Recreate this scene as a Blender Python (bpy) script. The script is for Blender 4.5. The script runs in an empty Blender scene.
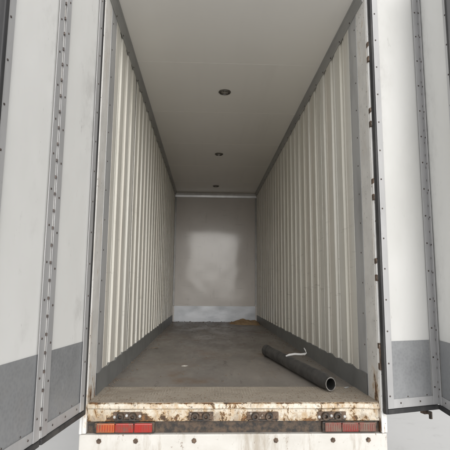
import bpy, bmesh, math, random
from mathutils import Vector, Matrix, noise
random.seed(7)
scene = bpy.context.scene
C = scene.collection
R = math.radians

# ------------------------------------------------------------------ camera
CZ = 1.70                                   # camera height above the ground
cam_d = bpy.data.cameras.new('camera'); cam = bpy.data.objects.new('camera', cam_d); C.objects.link(cam)
cam_d.sensor_width = 36.0; cam_d.lens = 36.0 * 454.0 / 450.0
cam_d.clip_start = 0.02; cam_d.clip_end = 2000
PITCH, YAW, ROLL = R(8.0), R(2.27), R(0.44)
fw = Vector((math.sin(YAW) * math.cos(PITCH), math.cos(YAW) * math.cos(PITCH), math.sin(PITCH)))
rt = Vector((math.cos(YAW), -math.sin(YAW), 0)); up = rt.cross(fw)
r2 = rt * math.cos(ROLL) + up * math.sin(ROLL); u2 = up * math.cos(ROLL) - rt * math.sin(ROLL)
cam.matrix_world = Matrix(((r2.x, u2.x, -fw.x, 0), (r2.y, u2.y, -fw.y, 0), (r2.z, u2.z, -fw.z, CZ), (0, 0, 0, 1)))
scene.camera = cam

# ------------------------------------------------------------------ sky, sun, exposure
SUN_EL, SUN_AZ = R(17), R(170)              # behind the camera's right shoulder, veiled by cloud
w = bpy.data.worlds.new('World'); scene.world = w; w.use_nodes = True
wn = w.node_tree; wn.nodes.clear()
wo = wn.nodes.new('ShaderNodeOutputWorld'); wb = wn.nodes.new('ShaderNodeBackground')
sky = wn.nodes.new('ShaderNodeTexSky'); sky.sky_type = 'NISHITA'; sky.sun_disc = False
sky.sun_elevation = SUN_EL; sky.sun_rotation = SUN_AZ; sky.air_density = 1.0; sky.dust_density = 6.0; sky.ozone_density = 1.0
hs = wn.nodes.new('ShaderNodeHueSaturation'); hs.inputs['Saturation'].default_value = 0.12   # overcast: almost no blue
gm = wn.nodes.new('ShaderNodeGamma'); gm.inputs[1].default_value = 0.62                        # cloud evens out the glow round the sun
wn.links.new(sky.outputs[0], hs.inputs['Color']); wn.links.new(hs.outputs[0], gm.inputs[0]); wn.links.new(gm.outputs[0], wb.inputs[0])
wb.inputs[1].default_value = 0.15
wn.links.new(wb.outputs[0], wo.inputs[0])
sd = bpy.data.lights.new('sun', 'SUN'); sd.energy = 0.5; sd.angle = R(40); sd.color = (1, 0.97, 0.92)
sun = bpy.data.objects.new('sun', sd); C.objects.link(sun)
sdir = Vector((math.sin(SUN_AZ) * math.cos(SUN_EL), math.cos(SUN_AZ) * math.cos(SUN_EL), math.sin(SUN_EL)))
sun.rotation_euler = sdir.to_track_quat('Z', 'Y').to_euler(); sun.location = sdir * 30
vs = scene.view_settings
vs.view_transform = 'Standard'; vs.look = 'None'; vs.gamma = 1.0; vs.use_curve_mapping = False
vs.exposure = 1.42
scene.cycles.max_bounces = 14; scene.cycles.diffuse_bounces = 12; scene.cycles.glossy_bounces = 5
scene.cycles.sample_clamp_indirect = 6

# ------------------------------------------------------------------ materials
class NT:
    def __init__(s, name, rough=0.5, metal=0.0, spec=0.5, coat=0.0):
        s.m = bpy.data.materials.new(name); s.m.use_nodes = True
        s.t = s.m.node_tree; s.b = s.t.nodes['Principled BSDF']
        s.b.inputs['Roughness'].default_value = rough; s.b.inputs['Metallic'].default_value = metal
        s.b.inputs['Specular IOR Level'].default_value = spec; s.b.inputs['Coat Weight'].default_value = coat
        s.tc = s.t.nodes.new('ShaderNodeTexCoord'); s.oi = s.t.nodes.new('ShaderNodeObjectInfo')
        # object coordinates shifted per object so that copies do not repeat
        ad = s.t.nodes.new('ShaderNodeVectorMath'); ad.operation = 'ADD'
        mu = s.t.nodes.new('ShaderNodeVectorMath'); mu.operation = 'SCALE'; mu.inputs[3].default_value = 37.0
        s.l(s.oi.outputs['Random'], mu.inputs[0]); s.l(s.tc.outputs['Object'], ad.inputs[0]); s.l(mu.outputs[0], ad.inputs[1])
        s.co = ad.outputs[0]; s.h = None
    def l(s, a, b): s.t.links.new(a, b)
    def noise(s, scale, stretch=(1, 1, 1), detail=5, rough=0.6, off=0.0, dist=0.0):
        mp = s.t.nodes.new('ShaderNodeMapping'); mp.inputs['Scale'].default_value = stretch
        mp.inputs['Location'].default_value = (off, off * 1.7, off * 0.6)
        s.l(s.co, mp.inputs[0])
        n = s.t.nodes.new('ShaderNodeTexNoise'); n.inputs['Scale'].default_value = scale
        n.inputs['Detail'].default_value = detail; n.inputs['Roughness'].default_value = rough; n.inputs['Distortion'].default_value = dist
        s.l(mp.outputs[0], n.inputs['Vector']); return n.outputs['Fac']
    def ramp(s, v, lo, hi, a=0.0, b=1.0):
        r = s.t.nodes.new('ShaderNodeMapRange'); r.interpolation_type = 'SMOOTHSTEP'
        for i, x in zip((1, 2, 3, 4), (lo, hi, a, b)): r.inputs[i].default_value = x
        s.l(v, r.inputs[0]); return r.outputs[0]
    def axis(s, ax, world=False):
        x = s.t.nodes.new('ShaderNodeSeparateXYZ')
        if world:
            g = s.t.nodes.new('ShaderNodeNewGeometry'); s.l(g.outputs['Position'], x.inputs[0])
        else: s.l(s.tc.outputs['Object'], x.inputs[0])
        return x.outputs[ax]
    def math(s, op, a, b):
        n = s.t.nodes.new('ShaderNodeMath'); n.operation = op
        for i, v in enumerate((a, b)):
            if isinstance(v, (int, float)): n.inputs[i].default_value = v
            else: s.l(v, n.inputs[i])
        return n.outputs[0]
    def mix(s, fac, a, b):
        n = s.t.nodes.new('ShaderNodeMix'); n.data_type = 'RGBA'
        if isinstance(fac, (int, float)): n.inputs[0].default_value = fac
        else: s.l(fac, n.inputs[0])
        for i, v in ((6, a), (7, b)):
            if isinstance(v, tuple): n.inputs[i].default_value = (*v, 1)
            else: s.l(v, n.inputs[i])
        return n.outputs[2]
    def color(s, c):
        if isinstance(c, tuple): s.b.inputs['Base Color'].default_value = (*c, 1)
        else: s.l(c, s.b.inputs['Base Color'])
        return s
    def rough(s, r): s.l(r, s.b.inputs['Roughness']); return s
    def metal(s, r): s.l(r, s.b.inputs['Metallic']); return s
    def bump(s, v, dist, strength=1.0):
        n = s.t.nodes.new('ShaderNodeBump'); n.inputs['Distance'].default_value = dist; n.inputs['Strength'].default_value = strength
        s.l(v, n.inputs['Height'])
        if s.h is not None: s.l(s.h, n.inputs['Normal'])
        s.h = n.outputs[0]; s.l(s.h, s.b.inputs['Normal']); return s

M = {}
# white door skin: smudged gel coat, grimy beside the hinge post
def door_skin(name, ax, sign, ca, cb):
    n = NT(name, 0.42)
    c = n.mix(n.ramp(n.noise(1.3, (1, 1, .5)), .35, .7), ca, cb)
    c = n.mix(n.ramp(n.noise(7, (1, 1, .12), 7, .7, 3), .58, .80, 0, .4), c, (.52, .50, .46))
    edge = n.ramp(n.math('MULTIPLY', n.axis(ax), sign), -.04, .15)
    sm = n.math('MULTIPLY', edge, n.ramp(n.noise(3.2, (1, 1, .7), 8, .72, 9), .48, .70, 0, .42))
    c = n.mix(sm, c, (.40, .39, .375))
    sm2 = n.math('MULTIPLY', n.ramp(n.math('MULTIPLY', n.axis(ax), sign), -.1, .15, .15, 1), n.ramp(n.noise(24, (1, 1, .35), 8, .75, 5), .61, .72, 0, .7))
    c = n.mix(sm2, c, (.30, .29, .275))
    n.color(c).bump(n.noise(1.6, (1, 1, .6), 3), .006, .5); n.rough(n.ramp(n.noise(5), .3, .7, .33, .55)); return n.m
M['skin_l'] = door_skin('white_door_skin', 1, 1.0, (.79, .79, .775), (.74, .74, .72))
M['skin_r'] = door_skin('white_door_skin_dimmed', 0, -1.0, (.63, .63, .62), (.56, .56, .545))  # grimy leaf; base colour also darkened to offset its overexposure by the sun
# aluminium strips
n = NT('aluminium_strip', 0.42, 0.25)
c = n.mix(n.ramp(n.noise(5, (1, 1, .25)), .35, .7), (.50, .50, .505), (.42, .42, .425))
c = n.mix(n.ramp(n.noise(40, (1, 1, .4), 6, .7, 4), .6, .75, 0, .6), c, (.28, .265, .25))
n.color(c).rough(n.ramp(n.noise(12, (1, 1, .2)), .3, .7, .35, .6)); M['alu'] = n.m
# galvanised kick plates
n = NT('galvanised_plate', 0.5, 0.2)
v = n.t.nodes.new('ShaderNodeTexVoronoi'); v.inputs['Scale'].default_value = 55; n.l(n.co, v.inputs['Vector'])
c = n.mix(n.ramp(n.noise(2.2), .35, .7), (.285, .293, .303), (.228, .235, .244))
c = n.mix(n.ramp(v.outputs['Distance'], .1, .8, 0, .35), c, (.355, .363, .373))
c = n.mix(n.ramp(n.noise(16, (1, 1, .25), 7, .7, 2), .60, .74, 0, .6), c, (.41, .41, .41))
n.color(c).bump(n.noise(60), .0006, .4); n.rough(n.ramp(n.noise(9), .3, .7, .4, .65)); M['galv'] = n.m
# bright galvanised jamb strip
n = NT('jamb_strip', 0.4, 0.25)
c = n.mix(n.ramp(n.noise(4, (1, 1, .3)), .4, .65), (.55, .555, .56), (.40, .405, .41))
c = n.mix(n.ramp(n.noise(22, (1, 1, .5), 6, .7), .58, .7, 0, .7), c, (.55, .54, .50))
n.color(c).bump(n.noise(9), .003, .5); M['jamb'] = n.m
# corrugated lining: yellowed off-white paint
n = NT('lining_paint', 0.4)
c = n.mix(n.oi.outputs['Random'], (.80, .785, .725), (.77, .757, .705))
c = n.mix(n.ramp(n.noise(3, (1, 1.6, .10), 5, .6), .4, .72, 0, .8), c, (.70, .675, .60))
c = n.mix(n.ramp(n.noise(15, (1, 2.2, .08), 7, .75, 5), .52, .74, 0, .7), c, (.42, .395, .33))
c = n.mix(n.ramp(n.noise(34, (1, 1, .6), 7, .75, 8), .66, .74, 0, .65), c, (.17, .15, .12))
c = n.mix(n.ramp(n.noise(4, (1, 1.5, .03), 3, .5, 31), .42, .6, 0, .55), c, (.72, .70, .63))
c = n.mix(n.ramp(n.noise(5, (1, 1.5, .03), 3, .5, 47), .50, .66, 0, .6), c, (.72, .675, .605))
scr = n.math('MULTIPLY', n.ramp(n.noise(9, (1, .22, 3.0), 6, .7, 61), .60, .68, 0, .6), n.ramp(n.axis(2), .2, 1.9, 1, .15))
c = n.mix(scr, c, (.33, .31, .27))
n.color(c).rough(n.ramp(n.noise(6), .3, .7, .32, .55)).bump(n.noise(3.5, (1, 1, .35), 4), .006, .4); M['lining'] = n.m
# skirting: grey paint, scraped
n = NT('skirting_paint', 0.5, 0.1)
c = n.mix(n.ramp(n.noise(4), .35, .7), (.23, .235, .233), (.18, .184, .18))
c = n.mix(n.ramp(n.noise(18, (1, .3, 1), 7, .7), .56, .72, 0, .7), c, (.28, .27, .25))
c = n.mix(n.ramp(n.noise(9, off=6), .62, .75, 0, .5), c, (.13, .09, .06))
n.color(c).bump(n.noise(20), .002, .4); M['skirt'] = n.m
# ceiling
n = NT('ceiling_skin', 0.2)
c = n.mix(n.ramp(n.noise(.8, (1, 1, 1), 3), .35, .7), (.87, .85, .81), (.85, .83, .79))
c = n.mix(n.ramp(n.noise(2.5, (2.2, .12, 1), 4, .6, 4), .50, .80, 0, .35), c, (.76, .74, .70))
n.color(c).bump(n.noise(2.2, (3.0, .12, 1), 1), .003, .35); M['ceil'] = n.m
n = NT('ceiling_joint', 0.4); n.color(n.mix(n.ramp(n.noise(9), .4, .7), (.86, .84, .80), (.82, .80, .76))); M['joint'] = n.m
# cove trim
n = NT('cove_trim', 0.45, 0.3)
c = n.mix(n.ramp(n.noise(5, (1, .3, 1)), .35, .7), (.42, .42, .41), (.33, .33, .325)); n.color(c); M['cove'] = n.m
# far wall: glossy panel
n = NT('front_wall_skin', 0.12, spec=.35, coat=.06); n.b.inputs['Coat Roughness'].default_value = .06
c = n.mix(n.ramp(n.noise(1.2), .35, .7), (.70, .665, .635), (.66, .625, .595))
c = n.mix(n.ramp(n.noise(11, (1, 1, .2), 6, .7), .56, .8, 0, .4), c, (.42, .40, .375))
c = n.mix(n.ramp(n.noise(10, (.25, 1, 2.5), 8, .75, 13), .58, .66, 0, .4), c, (.42, .40, .375))
n.color(c).bump(n.noise(1.6, (1, 1, 1), 1), .006, .4); M['front'] = n.m
n = NT('polished_aluminium', 0.48, 0.6)
c = n.mix(n.ramp(n.noise(6, (.4, 1, 1)), .35, .7), (.46, .475, .50), (.34, .355, .38))
n.color(c).bump(n.noise(4), .006, .5); M['bright_alu'] = n.m
# floor
n = NT('floor_steel', 0.5, 0.05)
c = n.mix(n.ramp(n.noise(1.6, (1, .6, 1), 6), .35, .68), (.25, .226, .204), (.185, .168, .153))
c = n.mix(n.ramp(n.noise(6, (1, .3, 1), 8, .72, 2), .52, .74, 0, .7), c, (.32, .285, .25))
c = n.mix(n.ramp(n.noise(2.4, (1, .8, 1), 6, .65, 11), .52, .72, 0, .75), c, (.19, .125, .08))
c = n.mix(n.ramp(n.noise(50, (1, 1, 1), 4, .6, 5), .66, .74, 0, .8), c, (.42, .38, .33))
c = n.mix(n.ramp(n.noise(9, (1, .2, 1), 9, .78, 25), .57, .64, 0, .6), c, (.10, .088, .078))
c = n.mix(n.ramp(n.noise(30, (1, 1, 1), 4, .6, 15), .66, .74, 0, .8), c, (.055, .05, .046))
n.color(c).rough(n.ramp(n.noise(5, (1, .4, 1), 6, .7), .3, .7, .36, .62)).bump(n.noise(70, detail=3), .0015, .5).bump(n.noise(2.5), .006, .4); M['floor'] = n.m
# dusty tread plate at the threshold
n = NT('dusty_tread', 0.75, 0.0)
c = n.mix(n.ramp(n.noise(5, (.7, 1, 1), 6, .7), .35, .7), (.37, .322, .265), (.27, .23, .185))
c = n.mix(n.ramp(n.noise(14, (.5, 1.4, 1), 8, .75, 3), .54, .70, 0, .8), c, (.24, .165, .10))
c = n.mix(n.ramp(n.noise(60, (1, 1, 1), 5, .7, 8), .58, .70, 0, .7), c, (.47, .42, .35))
n.color(c).bump(n.noise(120, detail=4), .002, .7); M['tread'] = n.m
# chipped white paint over rust
def rusty(name, cover, base=(.66, .63, .56), streak=(1, 1, .55), zrust=None, stain=.25):
    n = NT(name, 0.6)
    paint = n.mix(n.ramp(n.noise(7), .35, .7), base, tuple(x * .86 for x in base))
    paint = n.mix(n.ramp(n.noise(11, (1, 1, .3), 7, .7, 4), .50, .72, 0, stain), paint, (.46, .33, .19))
    rust = n.mix(n.ramp(n.noise(22, off=2), .35, .65), (.21, .10, .042), (.075, .045, .028))
    v = n.noise(8.5, streak, 9, .72, 6, .25)
    if zrust: v = n.math('ADD', v, n.ramp(n.axis(2), zrust[0], zrust[1], zrust[2], 0.0))
    f = n.ramp(v, cover, cover + .025)
    halo = n.ramp(v, cover - .07, cover + .01, 0, .75)
    paint = n.mix(halo, paint, (.50, .33, .16))
    speck = n.ramp(n.noise(55, (1, 1, .6), 4, .7, 12), .655, .68)
    n.color(n.mix(speck, n.mix(f, paint, rust), (.10, .06, .035)))
    inv = n.math('SUBTRACT', 1.0, f)
    n.bump(inv, .0025, .8).bump(n.noise(70), .001, .4)
    n.rough(n.ramp(f, 0, 1, .45, .85)); return n.m
def sill_paint():
    n = NT('chipped_sill_paint', 0.65)
    z = n.axis(2)                                # local height, 0 at the bottom edge of the sill
    paint = n.mix(n.ramp(n.noise(5, (1, 1, 2), 5), .35, .68), (.68, .64, .555), (.54, .48, .385))
    paint = n.mix(n.ramp(n.noise(18, (1, 1, .45), 8, .75, 4), .44, .66, 0, .9), paint, (.43, .30, .165))
    grime = n.ramp(n.math('ADD', n.noise(9, (1, 1, .7), 8, .74, 21), n.ramp(z, .0, .085, .08, -.06)), .50, .66, 0, .8)
    paint = n.mix(grime, paint, (.29, .225, .16))
    v = n.math('ADD', n.noise(11, (1, 1, .8), 10, .78, 6, .4), n.ramp(z, .0, .10, .055, -.02))
    v = n.math('ADD', v, n.ramp(z, .097, .108, 0, .11))
    rust = n.mix(n.ramp(n.noise(30, off=2, detail=7), .35, .65), (.25, .125, .05), (.07, .045, .03))
    f = n.ramp(v, .56, .60)
    paint = n.mix(n.ramp(v, .49, .59, 0, .8), paint, (.46, .29, .13))
    speck = n.ramp(n.noise(60, (1, 1, .7), 5, .75, 12), .57, .63, 0, .9)
    n.color(n.mix(speck, n.mix(f, paint, rust), (.11, .07, .045)))
    n.bump(n.math('SUBTRACT', 1.0, f), .003, .8).bump(n.noise(45, detail=8, rough=.7), .003, .6)
    n.rough(n.ramp(f, 0, 1, .5, .9)); return n.m
M['sill'] = sill_paint()
M['post'] = rusty('chipped_post_paint', .70, (.80, .785, .755), (1, 1, .35), (0.1, .75, .15))
M['white_rod'] = rusty('white_rod_paint', .72, (.82, .815, .80))
n = NT('brown_rust', 0.8, 0.0)
c = n.mix(n.ramp(n.noise(26), .35, .65), (.17, .115, .08), (.07, .05, .038))
c = n.mix(n.ramp(n.noise(40, off=4), .58, .7), c, (.36, .33, .29)); n.color(c).bump(n.noise(80), .001, .5); M['rust'] = n.m
n = NT('dark_worn_steel', 0.55, 0.4)
c = n.mix(n.ramp(n.noise(30), .35, .68), (.035, .033, .032), (.12, .085, .06))
n.color(c).bump(n.noise(60), .001, .5); M['darksteel'] = n.m
n = NT('black_rubber', 0.6)
c = n.mix(n.ramp(n.noise(9, (1, 1, .3)), .4, .7), (.028, .028, .030), (.07, .068, .066)); n.color(c).bump(n.noise(30), .001, .3); M['rubber'] = n.m
n = NT('grey_sealant', 0.7); n.color(n.mix(n.ramp(n.noise(9), .4, .7), (.10, .098, .09), (.16, .155, .14))); M['sealant'] = n.m
n = NT('rivet_steel', 0.5, 0.5)
n.color(n.mix(n.ramp(n.noise(200), .4, .6), (.06, .055, .055), (.13, .10, .085))); M['rivet'] = n.m
n = NT('pipe_black', 0.5)
c = n.mix(n.ramp(n.noise(5, (1, 1, 1), 6, .7), .35, .7), (.042, .041, .041), (.075, .072, .068))
c = n.mix(n.ramp(n.noise(30, (1, .4, 1), 6, .7, 4), .60, .74, 0, .7), c, (.15, .135, .12))
n.color(c).bump(n.noise(40), .001, .4); n.rough(n.ramp(n.noise(12), .3, .7, .38, .65)); M['pipe'] = n.m
n = NT('pipe_rim', 0.5, 0.3); n.color(n.mix(n.ramp(n.noise(40), .4, .65), (.20, .19, .18), (.09, .085, .08))); M['rim'] = n.m
n = NT('white_plastic', 0.35)
n.color(n.mix(n.ramp(n.noise(30), .45, .75), (.50, .50, .49), (.36, .35, .34))); M['tie'] = n.m
n = NT('sand', 0.95)
c = n.mix(n.ramp(n.noise(7, detail=7), .35, .7), (.44, .31, .18), (.32, .21, .115))
c = n.mix(n.ramp(n.noise(60), .6, .7), c, (.45, .33, .2)); n.color(c).bump(n.noise(45, detail=6), .012, .9); M['sand'] = n.m
n = NT('paper', 0.8); n.color(n.mix(n.ramp(n.noise(60), .4, .7), (.62, .60, .56), (.45, .42, .37))); M['paper'] = n.m
n = NT('crumb', 0.9); n.color(n.mix(n.oi.outputs['Random'], (.17, .13, .095), (.24, .20, .16))); M['crumb'] = n.m
n = NT('red_lens', 0.3); n.color(n.mix(n.ramp(n.noise(14, detail=7, rough=.7), .42, .66, 0, .9), (.36, .022, .016), (.15, .085, .06))); M['red'] = n.m
n = NT('amber_lens', 0.3); n.color(n.mix(n.ramp(n.noise(14, detail=7, rough=.7), .42, .66, 0, .9), (.45, .10, .022), (.20, .115, .07))); M['amber'] = n.m
n = NT('lamp_chrome', 0.3, 0.8); n.color(n.mix(n.ramp(n.noise(40), .4, .7), (.20, .19, .17), (.13, .12, .11))); M['chrome'] = n.m
n = NT('lamp_glass', 0.2); n.color(n.mix(n.ramp(n.noise(60), .4, .7), (.34, .32, .28), (.26, .24, .21))); M['lampglass'] = n.m
n = NT('dirty_white_beam', 0.55)
c = n.mix(n.ramp(n.noise(4, (.6, 1, 1), 6), .35, .7), (.66, .645, .61), (.55, .53, .49))
c = n.mix(n.ramp(n.noise(9, (1, 1, .18), 8, .75, 3), .48, .70, 0, .8), c, (.36, .31, .25))
c = n.mix(n.ramp(n.noise(30, (1, 1, .6), 8, .75, 8), .60, .66, 0, .9), c, (.17, .10, .06)); n.color(c).bump(n.noise(6), .006, .5); M['beam'] = n.m
n = NT('pale_concrete', 0.9)
c = n.mix(n.ramp(n.noise(.5), .35, .7), (.72, .715, .705), (.67, .665, .655))
c = n.mix(n.ramp(n.noise(5, detail=8, rough=.7, off=3), .55, .75, 0, .5), c, (.56, .55, .535))
n.color(c).bump(n.noise(40, detail=6), .003, .5); M['ground'] = n.m
n = NT('tyre', 0.85); n.color(n.mix(n.ramp(n.noise(20), .4, .7), (.03, .03, .03), (.06, .057, .052))); M['tyre'] = n.m
n = NT('outer_paint', 0.4); n.color(n.mix(n.ramp(n.noise(2), .35, .7), (.72, .71, .69), (.66, .65, .62))); M['outer'] = n.m

# ------------------------------------------------------------------ mesh helpers (world coordinates in, local origins out)
WORLD = {}
def link(name, bm_or_me, mat, parent=None, smooth=False, origin=None, bevel=0.0, kind=None):
    if isinstance(bm_or_me, bmesh.types.BMesh):
        bm = bm_or_me
        if bevel: bmesh.ops.bevel(bm, geom=list(bm.edges), offset=bevel, segments=2, profile=.6, affect='EDGES', clamp_overlap=True)
        bmesh.ops.recalc_face_normals(bm, faces=bm.faces)
        cs = [v.co for v in bm.verts]
        o = origin or Vector(((min(c.x for c in cs) + max(c.x for c in cs)) / 2, (min(c.y for c in cs) + max(c.y for c in cs)) / 2, min(c.z for c in cs)))
        bmesh.ops.translate(bm, verts=bm.verts, vec=-o)
        me = bpy.data.meshes.new(name); bm.to_mesh(me); bm.free()
        if smooth:
            for p in me.polygons: p.use_smooth = True
            if smooth != 'all': me.set_sharp_from_angle(angle=R(35))
        me.materials.append(M[mat] if isinstance(mat, str) else mat)
    else:
        me, o = bm_or_me, origin
    ob = bpy.data.objects.new(name, me); C.objects.link(ob)
    WORLD[ob] = Vector(o)
    if parent: ob.parent = parent; ob.location = Vector(o) - WORLD[parent]
    else: ob.location = o
    if kind: ob['kind'] = kind
    return ob
def empty(name, loc, parent=None):
    ob = bpy.data.objects.new(name, None); C.objects.link(ob); ob.empty_display_size = .2
    WORLD[ob] = Vector(loc); ob.location = Vector(loc) - (WORLD[parent] if parent else Vector())
    if parent: ob.parent = parent
    return ob
def tag(o, label, cat, group=None):
    o['label'] = label; o['category'] = cat
    if group: o['group'] = group
    return o
def hexa(bm, pts):
    v = [bm.verts.new(p) for p in pts]
    for f in ((0, 3, 2, 1), (4, 5, 6, 7), (0, 1, 5, 4), (1, 2, 6, 5), (2, 3, 7, 6), (3, 0, 4, 7)): bm.faces.new([v[i] for i in f])
def box(x0, x1, y0, y1, z0, z1, bm=None):
    bm = bm or bmesh.new()
    hexa(bm, [(x0, y0, z0), (x1, y0, z0), (x1, y1, z0), (x0, y1, z0), (x0, y0, z1), (x1, y0, z1), (x1, y1, z1), (x0, y1, z1)]); return bm
def cyl(p, q, r, seg=12, bm=None, r2=None):
    bm = bm or bmesh.new(); p, q = Vector(p), Vector(q); d = (q - p)
    mt = Matrix.Translation((p + q) / 2) @ d.to_track_quat('Z', 'Y').to_matrix().to_4x4()
    bmesh.ops.create_cone(bm, cap_ends=True, segments=seg, radius1=r, radius2=r if r2 is None else r2, depth=d.length, matrix=mt); return bm
def lathe(p, d, prof, seg=32, bm=None, closed=False):
    """profile of (distance along d, radius) swept round the axis through p"""
    bm = bm or bmesh.new(); d = Vector(d).normalized(); a = d.orthogonal().normalized(); b = d.cross(a); p = Vector(p)
    rings = []
    for t, r in prof:
        rings.append([bm.verts.new(p + d * t + (a * math.cos(2 * math.pi * i / seg) + b * math.sin(2 * math.pi * i / seg)) * r) for i in range(seg)])
    pairs = list(zip(rings, rings[1:])) + ([(rings[-1], rings[0])] if closed else [])
    for A, B in pairs:
        for i in range(seg): bm.faces.new((A[i], A[(i + 1) % seg], B[(i + 1) % seg], B[i]))
    if not closed:
        for Rg in (rings[0], rings[-1]): bm.faces.new(Rg)
    return bm
def dome(bm, p, n, r, h):
    """small rivet head"""
    n = Vector(n).normalized(); a = n.orthogonal().normalized(); b = n.cross(a); p = Vector(p)
    rg = [[bm.verts.new(p + n * hh + (a * math.cos(k * math.pi / 4) + b * math.sin(k * math.pi / 4)) * rr) for k in range(8)] for hh, rr in ((-.001, r), (h * .6, r * .8))]
    t = bm.verts.new(p + n * h)
    for k in range(8):
        bm.faces.new((rg[0][k], rg[0][(k + 1) % 8], rg[1][(k + 1) % 8], rg[1][k])); bm.faces.new((rg[1][k], rg[1][(k + 1) % 8], t))
class Frame:
    """vertical plane: u runs along it, v out of its face"""
    def __init__(s, o, d, side):
        s.o = Vector((o[0], o[1], 0)); s.u = Vector((d[0], d[1], 0)).normalized()
        s.n = Vector((-s.u.y, s.u.x, 0)) if side > 0 else Vector((s.u.y, -s.u.x, 0))
    def p(s, u, v, z): return s.o + s.u * u + s.n * v + Vector((0, 0, z))
    def box(s, u0, u1, v0, v1, z0, z1, bm=None):
        bm = bm or bmesh.new()
        hexa(bm, [s.p(a, b, c) for c in (z0, z1) for a, b in ((u0, v0), (u1, v0), (u1, v1), (u0, v1))]); return bm

# ------------------------------------------------------------------ main dimensions (camera stands at x = y = 0)
XL, XR = -.715, 1.09                        # inner faces of the side walls
YR, YF = 2.93, 9.90                         # rear opening, front wall
ZF = CZ - .70; ZC = CZ + 2.10               # floor, ceiling
XM = (XL + XR) / 2

# ground
bm = bmesh.new(); g = 400
vv = [bm.verts.new(p) for p in ((-g, -g, 0), (g, -g, 0), (g, g, 0), (-g, g, 0))]; bm.faces.new(vv)
go = link('ground', bm, 'ground', origin=Vector((0, 0, 0))); go['kind'] = 'structure'

# ------------------------------------------------------------------ the truck body
T = empty('cargo_box', (XM, (YR + YF) / 2, 0))
tag(T, 'empty white truck cargo box with ribbed walls and both rear doors folded open', 'truck box')

# floor with the dusty tread plate and the ribs of the plate
fl = link('floor', box(XL - .02, XR + .02, 3.39, YF, ZF - .05, ZF), 'floor', T)
th = link('threshold_plate', box(XL - .02, XR + .02, YR + .012, 3.388, ZF - .05, ZF + .003), 'tread', T)
bm = bmesh.new()                             # raised bars of the tread plate
for i in range(92):
    x = XL + .02 + i * .0193
    for j in range(17):
        y = YR + .04 + j * .0245
        if noise.noise(Vector((x * 5, y * 9, 2))) + .35 * noise.noise(Vector((x * 17, y * 17, 5))) > .12 or random.random() < .08: continue
        a = .0075 if (i + j) % 2 else -.0075
        hexa(bm, [(x - .003, y - .008 + 0, ZF + .0025), (x + .003, y - .008, ZF + .0025), (x + .003 + a * .2, y + .008, ZF + .0025), (x - .003 + a * .2, y + .008, ZF + .0025),
                  (x - .001, y - .006, ZF + .0042), (x + .001, y - .006, ZF + .0042), (x + .001 + a * .2, y + .006, ZF + .0042), (x - .001 + a * .2, y + .006, ZF + .0042)])
link('tread_bars', bm, 'tread', th, kind='stuff')

# side walls: outer shell, corrugated panels, skirting, jamb strip
RIB = .27; PAN = RIB * 4
DEEP = .014
def rib_profile(length, lead=0.0):
    """(along, depth) points of the trapezoid corrugation; depth 0 is the proud face"""
    pts = [(0.0, -DEEP - .004), (.003, 0)]
    k = 0
    while True:
        b = k * RIB
        for a, d in ((.128, 0), (.140, -DEEP), (.172, -DEEP), (.178, -DEEP * .45), (.192, -DEEP * .45), (.198, -DEEP), (.238, -DEEP), (.250, 0)):
            if b + a > length - .006: pts.append((length - .003, pts[-1][1])); pts.append((length, -DEEP - .004)); return pts
            pts.append((b + a, d))
        k += 1
def panel_mesh(side, length, seed, z0, z1):
    """sheet standing at the wall line, running into the box; rows up the height let it buckle a little"""
    bm = bmesh.new(); prof = rib_profile(length); rows = 15; grid = []
    for r in range(rows + 1):
        z = z0 + (z1 - z0) * r / rows
        row = []
        for a, d in prof:
            j = .0022 * noise.noise(Vector((a * 4 + seed * 9.1, z * 1.7, seed))) if -DEEP < d else 0
            row.append(bm.verts.new((side * -(d + j), a, z)))
        grid.append(row)
    for A, B in zip(grid, grid[1:]):
        for i in range(len(prof) - 1): bm.faces.new((A[i], A[i + 1], B[i + 1], B[i]))
    return bm
def skirt_mesh(side, first):
    """flat plate in front of the ribs, its top edge cut by hand in waves"""
    bm = bmesh.new(); X = XR if side > 0 else XL; cols = []; y = YR + .187
    while y < YF - .03:
        ph = 2 * math.pi * (y - first) / RIB
        h = .145 + .005 * math.sin(ph) + .002 * math.sin(2 * ph + 1) + .010 * noise.noise(Vector((y * 3.1, side, 0)))
        b = .002 * noise.noise(Vector((y * 4, side, 7)))
        cols.append([bm.verts.new((X - side * t, y, z)) for t, z in ((.004 + b + .004, ZF - .005), (.004 + b, ZF + .02), (.004 + b, ZF + h - .002), (.002 + b, ZF + h), (-.012, ZF + h + .001))])
        y += .03
    for A, B in zip(cols, cols[1:]):
        for i in range(4): bm.faces.new((A[i], B[i], B[i + 1], A[i + 1]))
    return bm
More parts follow.
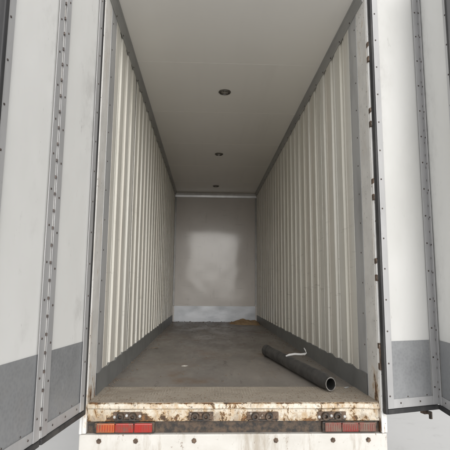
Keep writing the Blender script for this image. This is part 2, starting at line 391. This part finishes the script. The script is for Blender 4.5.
for side, X in ((-1, XL), (1, XR)):
    w_in, w_out = X + side * .032, X + side * .05
    wall = link('side_wall', box(min(w_in, w_out), max(w_in, w_out), YR + .10, YF + .08, ZF - .12, ZC + .06), 'outer', T)
    # first the jamb strip of bare metal, then whole sheets
    js = link('jamb_strip', box(min(X, X + side * .03), max(X, X + side * .03), YR + .185, YR + .36, ZF, ZC - .01), 'jamb', wall, bevel=.004)
    y = YR + .362 - (.10 if side > 0 else .10)
    starts = []
    first = 4.20 - PAN if side > 0 else 4.32 - PAN
    s = first; k = 0
    while s < YF - .03:
        a = max(s, YR + .362); e = min(s + PAN - .008, YF - .005)
        L = e - a
        bm = panel_mesh(side, L, k + side * 20, ZF - .01, ZC - .02)
        # move to its place
        bmesh.ops.translate(bm, verts=bm.verts, vec=(X, a, 0))
        link('wall_panel', bm, 'lining', wall, smooth=True)
        if s > first: link('joint_seal', box(min(X + side * .005, X + side * .031), max(X + side * .005, X + side * .031), a - .0075, a - .0005, ZF, ZC - .02), 'sealant', wall)
        starts.append((a, L)); s += PAN; k += 1
    link('skirting', skirt_mesh(side, first), 'skirt', wall, smooth=True)
    # screws down the jamb strip
    bm = bmesh.new(); z = ZF + .12
    while z < ZC - .1:
        dome(bm, (X - side * .0005, YR + .225 + random.uniform(-.008, .008), z), (-side, 0, 0), .006, .004); z += .21
    link('screws', bm, 'rivet', wall, kind='stuff')
    # cove trim under the ceiling
    bm = bmesh.new(); pr = [(0, -.060), (-.005, -.060), (-.008, -.045), (-.030, -.010), (-.044, -.007), (-.044, 0), (0, 0)]
    A = [bm.verts.new((X + side * dx, YR + .02, ZC - .001 + dz)) for dx, dz in pr]; B = [bm.verts.new((X + side * dx, YF - .003, ZC - .001 + dz)) for dx, dz in pr]
    for i in range(len(pr)): bm.faces.new((A[i], A[(i + 1) % len(pr)], B[(i + 1) % len(pr)], B[i]))
    bm.faces.new(A); bm.faces.new(B[::-1])
    link('cove_trim', bm, 'cove', wall)
    bm = bmesh.new(); y = YR + .3
    while y < YF - .1:
        dome(bm, (X - side * .0065, y, ZC - .052), (-side, 0, -.2), .008, .006); y += .27
    link('cove_screws', bm, 'rivet', wall, kind='stuff')

# ceiling: roof skin and cross panels with cover joints
roof = link('ceiling', box(XL - .05, XR + .05, YR, YF + .08, ZC + .062, ZC + .10), 'outer', T)
edges = [YR - .0, 4.02, 5.22, 6.42, 7.62, 8.82, YF]
for i, (a, b) in enumerate(zip(edges, edges[1:])):
    bm = box(XL - .02, XR + .02, a + .0025, b - .0025, ZC, ZC + .05)
    link('ceiling_panel', bm, 'ceil', roof, bevel=.0015)
    if i: link('joint_strip', box(XL + .01, XR - .01, a - .004, a + .004, ZC - .0012, ZC + .0005), 'joint', roof)
for k, y in enumerate((4.64, 6.92, 9.17)):
    p = (.17, y, ZC)
    L = empty('ceiling_light', p, T)
    link('bezel', lathe(p, (0, 0, -1), [(-.005, .046), (-.005, .066), (.006, .066), (.013, .060), (.014, .050), (.004, .046)], 36, closed=True), 'chrome', L, smooth=True)
    link('lens', lathe((p[0], p[1], p[2]), (0, 0, -1), [(-.004, .045), (.003, .045), (.006, .034), (.008, .018), (.009, .004)], 28), 'lampglass', L, smooth=True)
    bm = bmesh.new()
    for a in range(6):
        t = a * math.pi / 3
        cyl((p[0] + math.cos(t) * .016, p[1] + math.sin(t) * .016, ZC - .005), (p[0] + math.cos(t) * .042, p[1] + math.sin(t) * .042, ZC - .004), .004, 6, bm)
    link('lens_ribs', bm, 'darksteel', L)

# front wall
FW = link('front_wall', box(XL - .05, XR + .05, YF + .081, YF + .14, ZF - .12, ZC + .06), 'outer', T)
bm = bmesh.new(); nx, nz = 24, 36; gr = []
for j in range(nz + 1):
    row = []
    for i in range(nx + 1):
        x = XL - .02 + (XR - XL + .04) * i / nx; z = ZF - .02 + (ZC - ZF + .04) * j / nz
        row.append(bm.verts.new((x, YF + .004 * noise.noise(Vector((x * 1.6, z * 1.4, 3.3))) + .0015 * noise.noise(Vector((x * 5, z * 5, 1))), z)))
    gr.append(row)
for A, B in zip(gr, gr[1:]):
    for i in range(nx): bm.faces.new((A[i], A[i + 1], B[i + 1], B[i]))
link('wall_sheet', bm, 'front', FW, smooth='all')
bm = bmesh.new(); gr = []                    # dented aluminium kick plate
for j in range(7):
    row = []
    for i in range(25):
        x = XL + .03 + (XR - XL - .06) * i / 24; z = ZF + .33 * j / 6
        row.append(bm.verts.new((x, YF - .014 + .006 * noise.noise(Vector((x * 4, z * 7, 8))), z)))
    gr.append(row)
for A, B in zip(gr, gr[1:]):
    for i in range(24): bm.faces.new((A[i], A[i + 1], B[i + 1], B[i]))
link('kick_plate', bm, 'bright_alu', FW, smooth='all')
bm = bmesh.new(); pr = [(-.006, -.10), (-.012, -.095), (-.016, -.05), (-.040, -.012), (-.05, -.004), (-.006, -.004)]
A = [bm.verts.new((XL + .004, YF + a, ZC + b)) for a, b in pr]; B = [bm.verts.new((XR - .004, YF + a, ZC + b)) for a, b in pr]
for i in range(len(pr)): bm.faces.new((A[i], A[(i + 1) % len(pr)], B[(i + 1) % len(pr)], B[i]))
bm.faces.new(A); bm.faces.new(B[::-1])
n = NT('trim_aluminium', 0.32, 0.5); n.color(n.mix(n.ramp(n.noise(5), .35, .7), (.80, .80, .80), (.68, .68, .68))); M['trim'] = n.m
link('top_trim', bm, 'trim', FW)
for side, X in ((-1, XL), (1, XR)):
    link('corner_trim', box(min(X, X - side * .035), max(X, X - side * .035), YF - .026, YF - .006, ZF + .335, ZC - .105), 'cove', FW, bevel=.004)

# rear posts
HB = []                                       # hinge bracket heights on the right post (bottom, top)
for a, b in ((367, 341), (280, 257), (197, 174), (118, 97), (45, 22)):
    HB.append((CZ + 2.88 * (289 - a) / 454 * 1.004, CZ + 2.88 * (289 - b) / 454 * 1.004))
for side, X in ((-1, XL), (1, XR)):
    post = link('door_post', box(min(X, X + side * .045), max(X, X + side * .045), YR - .01, YR + .183, ZF - .175, ZC + .10), 'post', T, bevel=.007)
    xr = X + side * (.010 if side > 0 else .030)
    link('hinge_rod', cyl((xr, YR - .022, ZF - .17), (xr, YR - .022, ZC + .09), .0085, 14), 'white_rod', post, smooth=True)
    for z0, z1 in HB:
        b = link('hinge_bracket', box(xr - .011, xr + .011, YR - .042, YR - .012, z0, z0 + .042), 'rust', post, bevel=.005)
        box_b = cyl((xr, YR - .034, z0 + .008), (xr, YR - .034, z1 - .008), .0085, 12)
        link('hinge_pin', box_b, 'rust' if z1 < ZF + .5 else 'white_rod', post, smooth=True)
        link('hinge_bracket', box(xr - .011, xr + .011, YR - .042, YR - .012, z1 - .036, z1), 'rust', post, bevel=.005)
link('rear_header', box(XL - .105, XR + .105, YR - .012, YR + .18, ZC + .101, ZC + .24), 'outer', T, bevel=.006)

# rear sill: wavy, dented, chipped
bm = bmesh.new(); pr = [(.010, 0.0), (-.002, -.006), (-.006, -.030), (.006, -.040), (.006, -.100), (.0, -.106), (.06, -.107), (.06, 0.0)]
N = 90; rings = []
for i in range(N + 1):
    x = XL + .001 + (XR - XL - .002) * i / N
    rings.append([bm.verts.new((x, YR + a + (.004 * noise.noise(Vector((x * 6, b * 30, 2))) if a < .05 else 0), ZF + .001 + b + (.004 * noise.noise(Vector((x * 5, 7, b * 20))) if b > -.09 and a < .05 else 0))) for a, b in pr])
for A, B in zip(rings, rings[1:]):
    for k in range(len(pr)): bm.faces.new((A[k], A[(k + 1) % len(pr)], B[(k + 1) % len(pr)], B[k]))
bm.faces.new(rings[0]); bm.faces.new(rings[-1][::-1])
sill = link('rear_sill', bm, 'sill', T)
def px_x(px, y): return (px - 206.5) / 454 * y
for i, (a, b) in enumerate(((118, 145), (191, 215), (248, 279), (318, 346))):
    x0, x1 = px_x(a, YR * 1.0), px_x(b, YR * 1.0)
    x0 *= .975; x1 *= .975
    zc = ZF - .074
    k = link('lock_keeper', box(x0, x1, YR - .004, YR + .008, zc - .026, zc + .022), 'rust', sill, bevel=.002)
    wd = x1 - x0
    for t in (.26, .70):
        cx = x0 + wd * t
        link('keeper_lug', lathe((cx, YR - .026, zc - .002), (0, 1, 0), [(0, .011), (0, .022), (.022, .025), (.022, .011)], 20, closed=True), 'darksteel', sill, smooth=True)
    for t in (.05, .48, .95):
        bm = bmesh.new(); dome(bm, (x0 + wd * t, YR - .004, zc + random.uniform(-.008, .01)), (0, -1, 0), .010, .009)
        link('bolt', bm, 'tie' if i in (0, 3) else 'rust', sill, smooth=True)
    link('keeper_bar', box(x0 + .01, x1 - .01, YR - .020, YR - .0045, zc - .028, zc - .019), 'darksteel', sill, bevel=.003)

# lamp bar, lamps and bumper under the sill
link('lamp_bar', box(XL, XR, YR + .02, YR + .10, ZF - .177, ZF - .108), 'darksteel', T)
n = NT('muddy_red_lens', 0.6); n.color(n.mix(n.ramp(n.noise(9, detail=8, rough=.72), .34, .60), (.22, .02, .016), (.17, .125, .095))); M['muddy'] = n.m
for a, b, left in ((XL + .06, XL + .40, True), (.74, XR - .03, False)):
    tl = link('tail_lamp', box(a - .012, b + .012, YR - .006, YR + .019, ZF - .172, ZF - .109), 'darksteel', T, bevel=.006)
    n_seg = 3; sw = (b - a) / n_seg
    for k in range(n_seg):
        bm = box(a + k * sw + .002, a + (k + 1) * sw - .002, YR - .020, YR - .004, ZF - .166, ZF - .113)
        link('lens', bm, ('amber' if k == 0 else 'red') if left else 'muddy', tl, bevel=.006)
    bm = bmesh.new()
    for k in range(22):
        x = a + .008 + (b - a - .016) * k / 21
        box(x - .0018, x + .0018, YR - .0222, YR - .019, ZF - .158, ZF - .121, bm)
    link('lens_ribs', bm, 'red' if left else 'muddy', tl)
bp = link('bumper', box(XL - .04, XR + .04, YR - .012, YR + .06, ZF - .36, ZF - .178), 'beam', T, bevel=.008)
for x in (XL + .08, XL + .30, XM - .25, XM + .25, XR - .30, XR - .08):
    link('bolt', lathe((x, YR - .0125, ZF - .215), (0, -1, 0), [(-.002, .016), (.003, .016), (.004, .011), (.011, .010)], 6), 'rust', bp)
for x in (XL + .3, XR - .3): link('bumper_bracket', box(x - .03, x + .03, YR + .101, YR + .16, ZF - .34, ZF - .12), 'darksteel', T)
# chassis and wheels: the box stands on something
for x in (XM - .38, XM + .38): link('chassis_rail', box(x - .035, x + .035, YR + .15, YF, ZF - .36, ZF - .121), 'darksteel', T)
for y in (4.9, 8.9):
    ax = link('axle', cyl((XL + .06, y, .42), (XR - .06, y, .42), .045, 14), 'darksteel', T, smooth=True)
    for side, X in ((-1, XL), (1, XR)):
        c = (X - side * .03, y, .42)
        wl = link('wheel', lathe(c, (side, 0, 0), [(-.10, .25), (-.11, .30), (-.10, .39), (-.07, .42), (.07, .42), (.10, .39), (.11, .30), (.10, .25)], 40, closed=True), 'tyre', T, smooth=True)
        link('rim', lathe(c, (side, 0, 0), [(-.08, .26), (.07, .26), (.08, .24), (.03, .20), (.02, .10), (.07, .09), (.08, .02)], 32), 'chrome', wl, smooth=True)
for x in (XM - .38, XM + .38):
    for y in (4.9, 8.9): link('axle_mount', box(x - .05, x + .05, y - .07, y + .07, .46, ZF - .355), 'darksteel', T)

# ------------------------------------------------------------------ doors
ZB = CZ - .722; ZT = ZC + .10; ZK = CZ - .318
def door_leaf(door, F, L, hinge_edge, free_edge, gap_end, skin, strip_w=.05):
    """one folding leaf. hinge_edge / free_edge: seal on that side; gap_end: which side meets the fold hinge"""
    u0, u1 = 0.0, L
    link('door_panel', F.box(u0, u1, -.055, 0, ZB, ZT), skin, door, bevel=.003)
    fl_, fr_ = strip_w, .055
    link('kick_plate', F.box(u0 + .045, u1 - .045, .0004, .003, ZB + .052, ZK), 'galv', door)
    link('bottom_strip', F.box(u0 + .002, u1 - .002, .0032, .008, ZB + .001, ZB + .056), 'alu', door, bevel=.0015)
    link('bottom_seal', F.box(u0 - .004, u1 + .002, -.050, .016, ZB - .030, ZB - .001), 'rubber', door, bevel=.006)
    riv = bmesh.new()
    u = u0 + .10
    while u < u1 - .05:
        dome(riv, F.p(u, .008, ZB + .030), F.n, .006, .004); u += .15
        dome(riv, F.p(u - .09, .003, ZB + .064), F.n, .005, .003)
    for is_end, (a, b) in ((False, (u0, u0 + strip_w)), (True, (u1 - strip_w, u1))):
        fold = (gap_end == 'end') == is_end
        nm = 'hinge_leaf' if fold else 'edge_strip'
        w0, w1 = (a, b)
        if fold: w0, w1 = (a - .0, b + .0)
        link(nm, F.box(w0, w1, .0085, .0125, ZB + .002, ZT), 'alu', door, bevel=.0015)
        um = (a + b) / 2 + (.006 if is_end else -.006) * (-1 if fold else 1)
        z = ZB + random.uniform(.06, .14)
        while z < ZT - .05:
            dome(riv, F.p(um, .0125, z), F.n, .0062, .0045); z += .185 if fold else .195
    link('rivets', riv, 'rivet', door, kind='stuff')
    if hinge_edge: link('edge_seal', F.box(-.015 if F.u.x > 0 else -.028, -.001, -.020, .012 if F.u.x > 0 else .014, ZB - .03, ZT), 'rubber', door, bevel=.005)
    if free_edge: link('edge_seal', F.box(L + .001, L + .030, -.050, .020, ZB - .03, ZT), 'rubber', door, bevel=.007)
def knuckles(door, P, n, u, L):
    bm = bmesh.new(); z = ZB + .05
    while z < ZT - .05:
        p = P + n * .010
        cyl(Vector((p.x, p.y, z - .007)), Vector((p.x, p.y, z + .007)), .0062, 8, bm); z += .0885
    link('hinge_knuckles', bm, 'rivet', door, kind='stuff')
# left door: both leaves in one line, swung back towards the camera
dl = Vector((-.128, -1, 0)).normalized()
P0 = Vector((-.730, 2.858, 0))
D1 = empty('door', (P0.x, P0.y, ZB), T); D1['label'] = 'left door, flat open, leaves in one line'
F1 = Frame(P0, dl, 1); L1 = .521
door_leaf(D1, F1, L1, True, False, 'end', 'skin_l', strip_w=.056)
F2 = Frame(P0 + dl * (L1 + .024), (-.122, -1), 1)
door_leaf(D1, F2, .515, False, True, 'start', 'skin_l', strip_w=.056)
link('gap_light_strip', F1.box(L1 - .002, L1 + .026, .002, .006, ZB + .001, ZT), 'white_rod', D1)  # white strip added in the fold gap, in place of daylight showing through
knuckles(D1, P0 + dl * (L1 + .012), F1.n, 0, 0)
# right door: first leaf swung wide, second folded towards the camera
P1 = Vector((1.116, 2.868, 0)); dr = Vector((.443, .139, 0)).normalized()
D2 = empty('door', (P1.x, P1.y, ZB), T); D2['label'] = 'right door, folded at its middle hinge'
G1 = Frame(P1, dr, -1); K1 = .395
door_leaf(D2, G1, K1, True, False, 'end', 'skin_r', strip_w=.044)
P2 = P1 + dr * (K1 + .012); P2 = P2 + Vector((.004, -.012, 0))
G2 = Frame(P2, (-.10, -1), -1)
door_leaf(D2, G2, .45, False, True, 'start', 'skin_l', strip_w=.044)
knuckles(D2, P1 + dr * (K1 + .004) + Vector((0, -.006, 0)), G1.n, 0, 0)
# lock rod behind the right leaf with its cam hanging below the door
ur = K1 - .045
link('lock_rod', cyl(G1.p(ur, -.075, ZB - .06), G1.p(ur, -.075, ZT - .2), .013, 14), 'white_rod', D2, smooth=True)
link('rod_guide', G1.box(ur - .03, ur + .03, -.072, -.0555, ZB + .02, ZB + .07), 'rust', D2, bevel=.003)
link('lock_cam', G1.box(ur - .017, ur + .017, -.092, -.05, ZB - .072, ZB - .036), 'rust', D2, bevel=.005)
bm = G1.box(ur - .008, ur + .016, -.055, -.025, ZB - .066, ZB - .050); G1.box(ur + .004, ur + .018, -.038, -.022, ZB - .095, ZB - .05, bm)
link('cam_hook', bm, 'darksteel', D2)

# ------------------------------------------------------------------ things lying on the floor
A = Vector((.860, 3.20, ZF + .0585)); B = Vector((.640, 4.93, ZF + .0585))
d = (B - A).normalized(); LN = (B - A).length
pp = tag(empty('pipe', (A.x, A.y, ZF)), 'black steel pipe with open near end lying along the right wall', 'pipe')
ro = .055
sq = Vector((d.y, -d.x, 0))
def flat(bm):
    """the tube is crushed to an oval standing on edge"""
    for v in bm.verts: v.co -= sq * (v.co - A).dot(sq) * .20
    return bm
prof = [(0, ro - .016), (0, ro - .009), (.07, ro - .0085), (.10, ro - .001)] + [(LN * i / 12, ro + .0012 * math.sin(i * 2.3)) for i in range(1, 12)] + [(LN - .02, ro), (LN, ro), (LN, ro - .008), (LN * .5, ro - .009)]
link('tube', flat(lathe(A, d, prof, 40, closed=True)), 'pipe', pp, smooth=True)
link('rim', flat(lathe(A, d, [(-.0015, ro - .0155), (-.0015, ro - .0095), (.002, ro - .0088), (.002, ro - .0158)], 40, closed=True)), 'rim', pp)
link('collar', flat(lathe(B - d * .10, d, [(0, ro + .0015), (.012, ro + .005), (.09, ro + .005), (.101, ro + .0015)], 40, closed=True)), 'pipe', pp, smooth=True)
# white plastic strip lying over the pipe, one end sticking up
bm = bmesh.new()
mid = A + d * (LN * .535) + Vector((0, 0, ro + .004))
path = [mid + Vector((-.030 + .0, .0, -.006)), mid + Vector((0, 0, .006)), mid + Vector((.05, -.006, .014)), mid + Vector((.10, -.010, .012)), mid + Vector((.135, -.012, .014)), mid + Vector((.150, -.012, .024)), mid + Vector((.146, -.010, .045)), mid + Vector((.132, -.008, .068))]
wid = [.005, .009, .009, .008, .010, .009, .007, .003]
vs_ = []
for i, (c_, hw) in enumerate(zip(path, wid)):
    tg = (path[min(i + 1, 7)] - path[max(i - 1, 0)]).normalized()
    wv = Vector((0, .62, .78)); wv = (wv - tg * wv.dot(tg)).normalized() * hw; nr = tg.cross(wv).normalized() * .0025
    vs_.append([bm.verts.new(c_ + a * wv + b * nr) for a, b in ((-1, -1), (1, -1), (1, 1), (-1, 1))])
for P_, Q_ in zip(vs_, vs_[1:]):
    for k in range(4): bm.faces.new((P_[k], P_[(k + 1) % 4], Q_[(k + 1) % 4], Q_[k]))
bm.faces.new(vs_[0]); bm.faces.new(vs_[-1][::-1])
bmesh.ops.subdivide_edges(bm, edges=bm.edges, cuts=1, smooth=.6)
tag(link('plastic_strip', bm, 'tie', smooth=True), 'white plastic strip draped over the black pipe, one end sticking up', 'strip')

# sand heap in the far right corner
bm = bmesh.new(); n_ = 44; gr = []
for j in range(n_ + 1):
    row = []
    for i in range(n_ + 1):
        x = .34 + .73 * i / n_; y = 8.75 + 1.10 * j / n_
        u_ = (x - .79) / .34; v_ = (y - 9.45) / .44
        h = max(0, 1 - (u_ * u_ + v_ * v_)) ** 1.0 * .085 * (1 + .45 * noise.noise(Vector((x * 6, y * 6, 1)))) + .020 * noise.noise(Vector((x * 20, y * 20, 4)))
        u3 = (x - 1.0) / .12; v3 = (y - 9.2) / .35
        h += max(0, 1 - (u3 * u3 + v3 * v3) ** .5) * .05
        row.append(bm.verts.new((x, y, ZF - .012 + max(h, 0) if h > 0 else ZF - .012)))
    gr.append(row)
for P_, Q_ in zip(gr, gr[1:]):
    for i in range(n_): bm.faces.new((P_[i], P_[i + 1], Q_[i + 1], Q_[i]))
tag(link('sand_heap', bm, 'sand', smooth='all'), 'low heap of brown sand in the far right corner of the floor', 'sand heap')

# scraps
def scrap(name, x, y, sx, sy, rz, mat, label, cat, grp=None):
    bm = bmesh.new(); k = 7; ring = []
    for i in range(k):
        t = 2 * math.pi * i / k; r = random.uniform(.7, 1.1)
        px, py = math.cos(t) * sx * r, math.sin(t) * sy * r
        ring.append((x + px * math.cos(rz) - py * math.sin(rz), y + px * math.sin(rz) + py * math.cos(rz)))
    z = [ZF + .001 + random.uniform(0, .006) for _ in ring]
    lo = [bm.verts.new((a, b, zz)) for (a, b), zz in zip(ring, z)]; hi = [bm.verts.new((a, b, zz + .002)) for (a, b), zz in zip(ring, z)]
    c0 = bm.verts.new((x, y, ZF + .011)); c1 = bm.verts.new((x, y, ZF + .006))
    for i in range(k):
        j = (i + 1) % k
        bm.faces.new((hi[i], hi[j], c0)); bm.faces.new((lo[j], lo[i], c1)); bm.faces.new((lo[i], lo[j], hi[j], hi[i]))
    tag(link(name, bm, mat), label, cat, grp)
scrap('paper_scrap', -.19, 4.27, .032, .028, .2, 'paper', 'small white paper scrap alone on the middle of the floor', 'scrap')
scrap('paper_scrap', -.60, 5.55, .05, .06, .5, 'crumb', 'brown scrap beside the left skirting halfway into the box', 'scrap')
scrap('metal_scrap', 1.02, 3.36, .05, .016, .9, 'jamb', 'thin metal scrap between the pipe end and the right skirting', 'scrap')
# loose dirt, thickest at the threshold and along the skirtings
bm = bmesh.new()
def crumb(x, y, r):
    mt = Matrix.Translation((x, y, ZF + .003 + r * .45)) @ Matrix.Rotation(random.random() * 6, 4, 'Z') @ Matrix.Diagonal((r * random.uniform(.7, 1.4), r * random.uniform(.7, 1.4), r * .7, 1))
    bmesh.ops.create_icosphere(bm, subdivisions=1, radius=1, matrix=mt)
for i in range(520):
    crumb(random.uniform(XL + .03, XR - .03), YR + .03 + abs(random.gauss(0, .16)), random.uniform(.0012, .004))
for i in range(260):
    s = random.choice((-1, 1)); x = (XL + .02 + abs(random.gauss(0, .05))) if s < 0 else (XR - .02 - abs(random.gauss(0, .06)))
    crumb(x, random.uniform(3.0, 9.6), random.uniform(.002, .007))
for i in range(150): crumb(random.uniform(XL + .1, XR - .1), random.uniform(3.3, 9.7), random.uniform(.0015, .006))
for i in range(40): crumb(random.uniform(XL + .1, .6), YF - .03 - abs(random.gauss(0, .15)), random.uniform(.003, .012))
dc = link('loose_dirt', bm, 'crumb', smooth='all', kind='stuff')
dc['label'] = 'loose crumbs of dirt scattered over the floor and threshold'; dc['category'] = 'dirt'
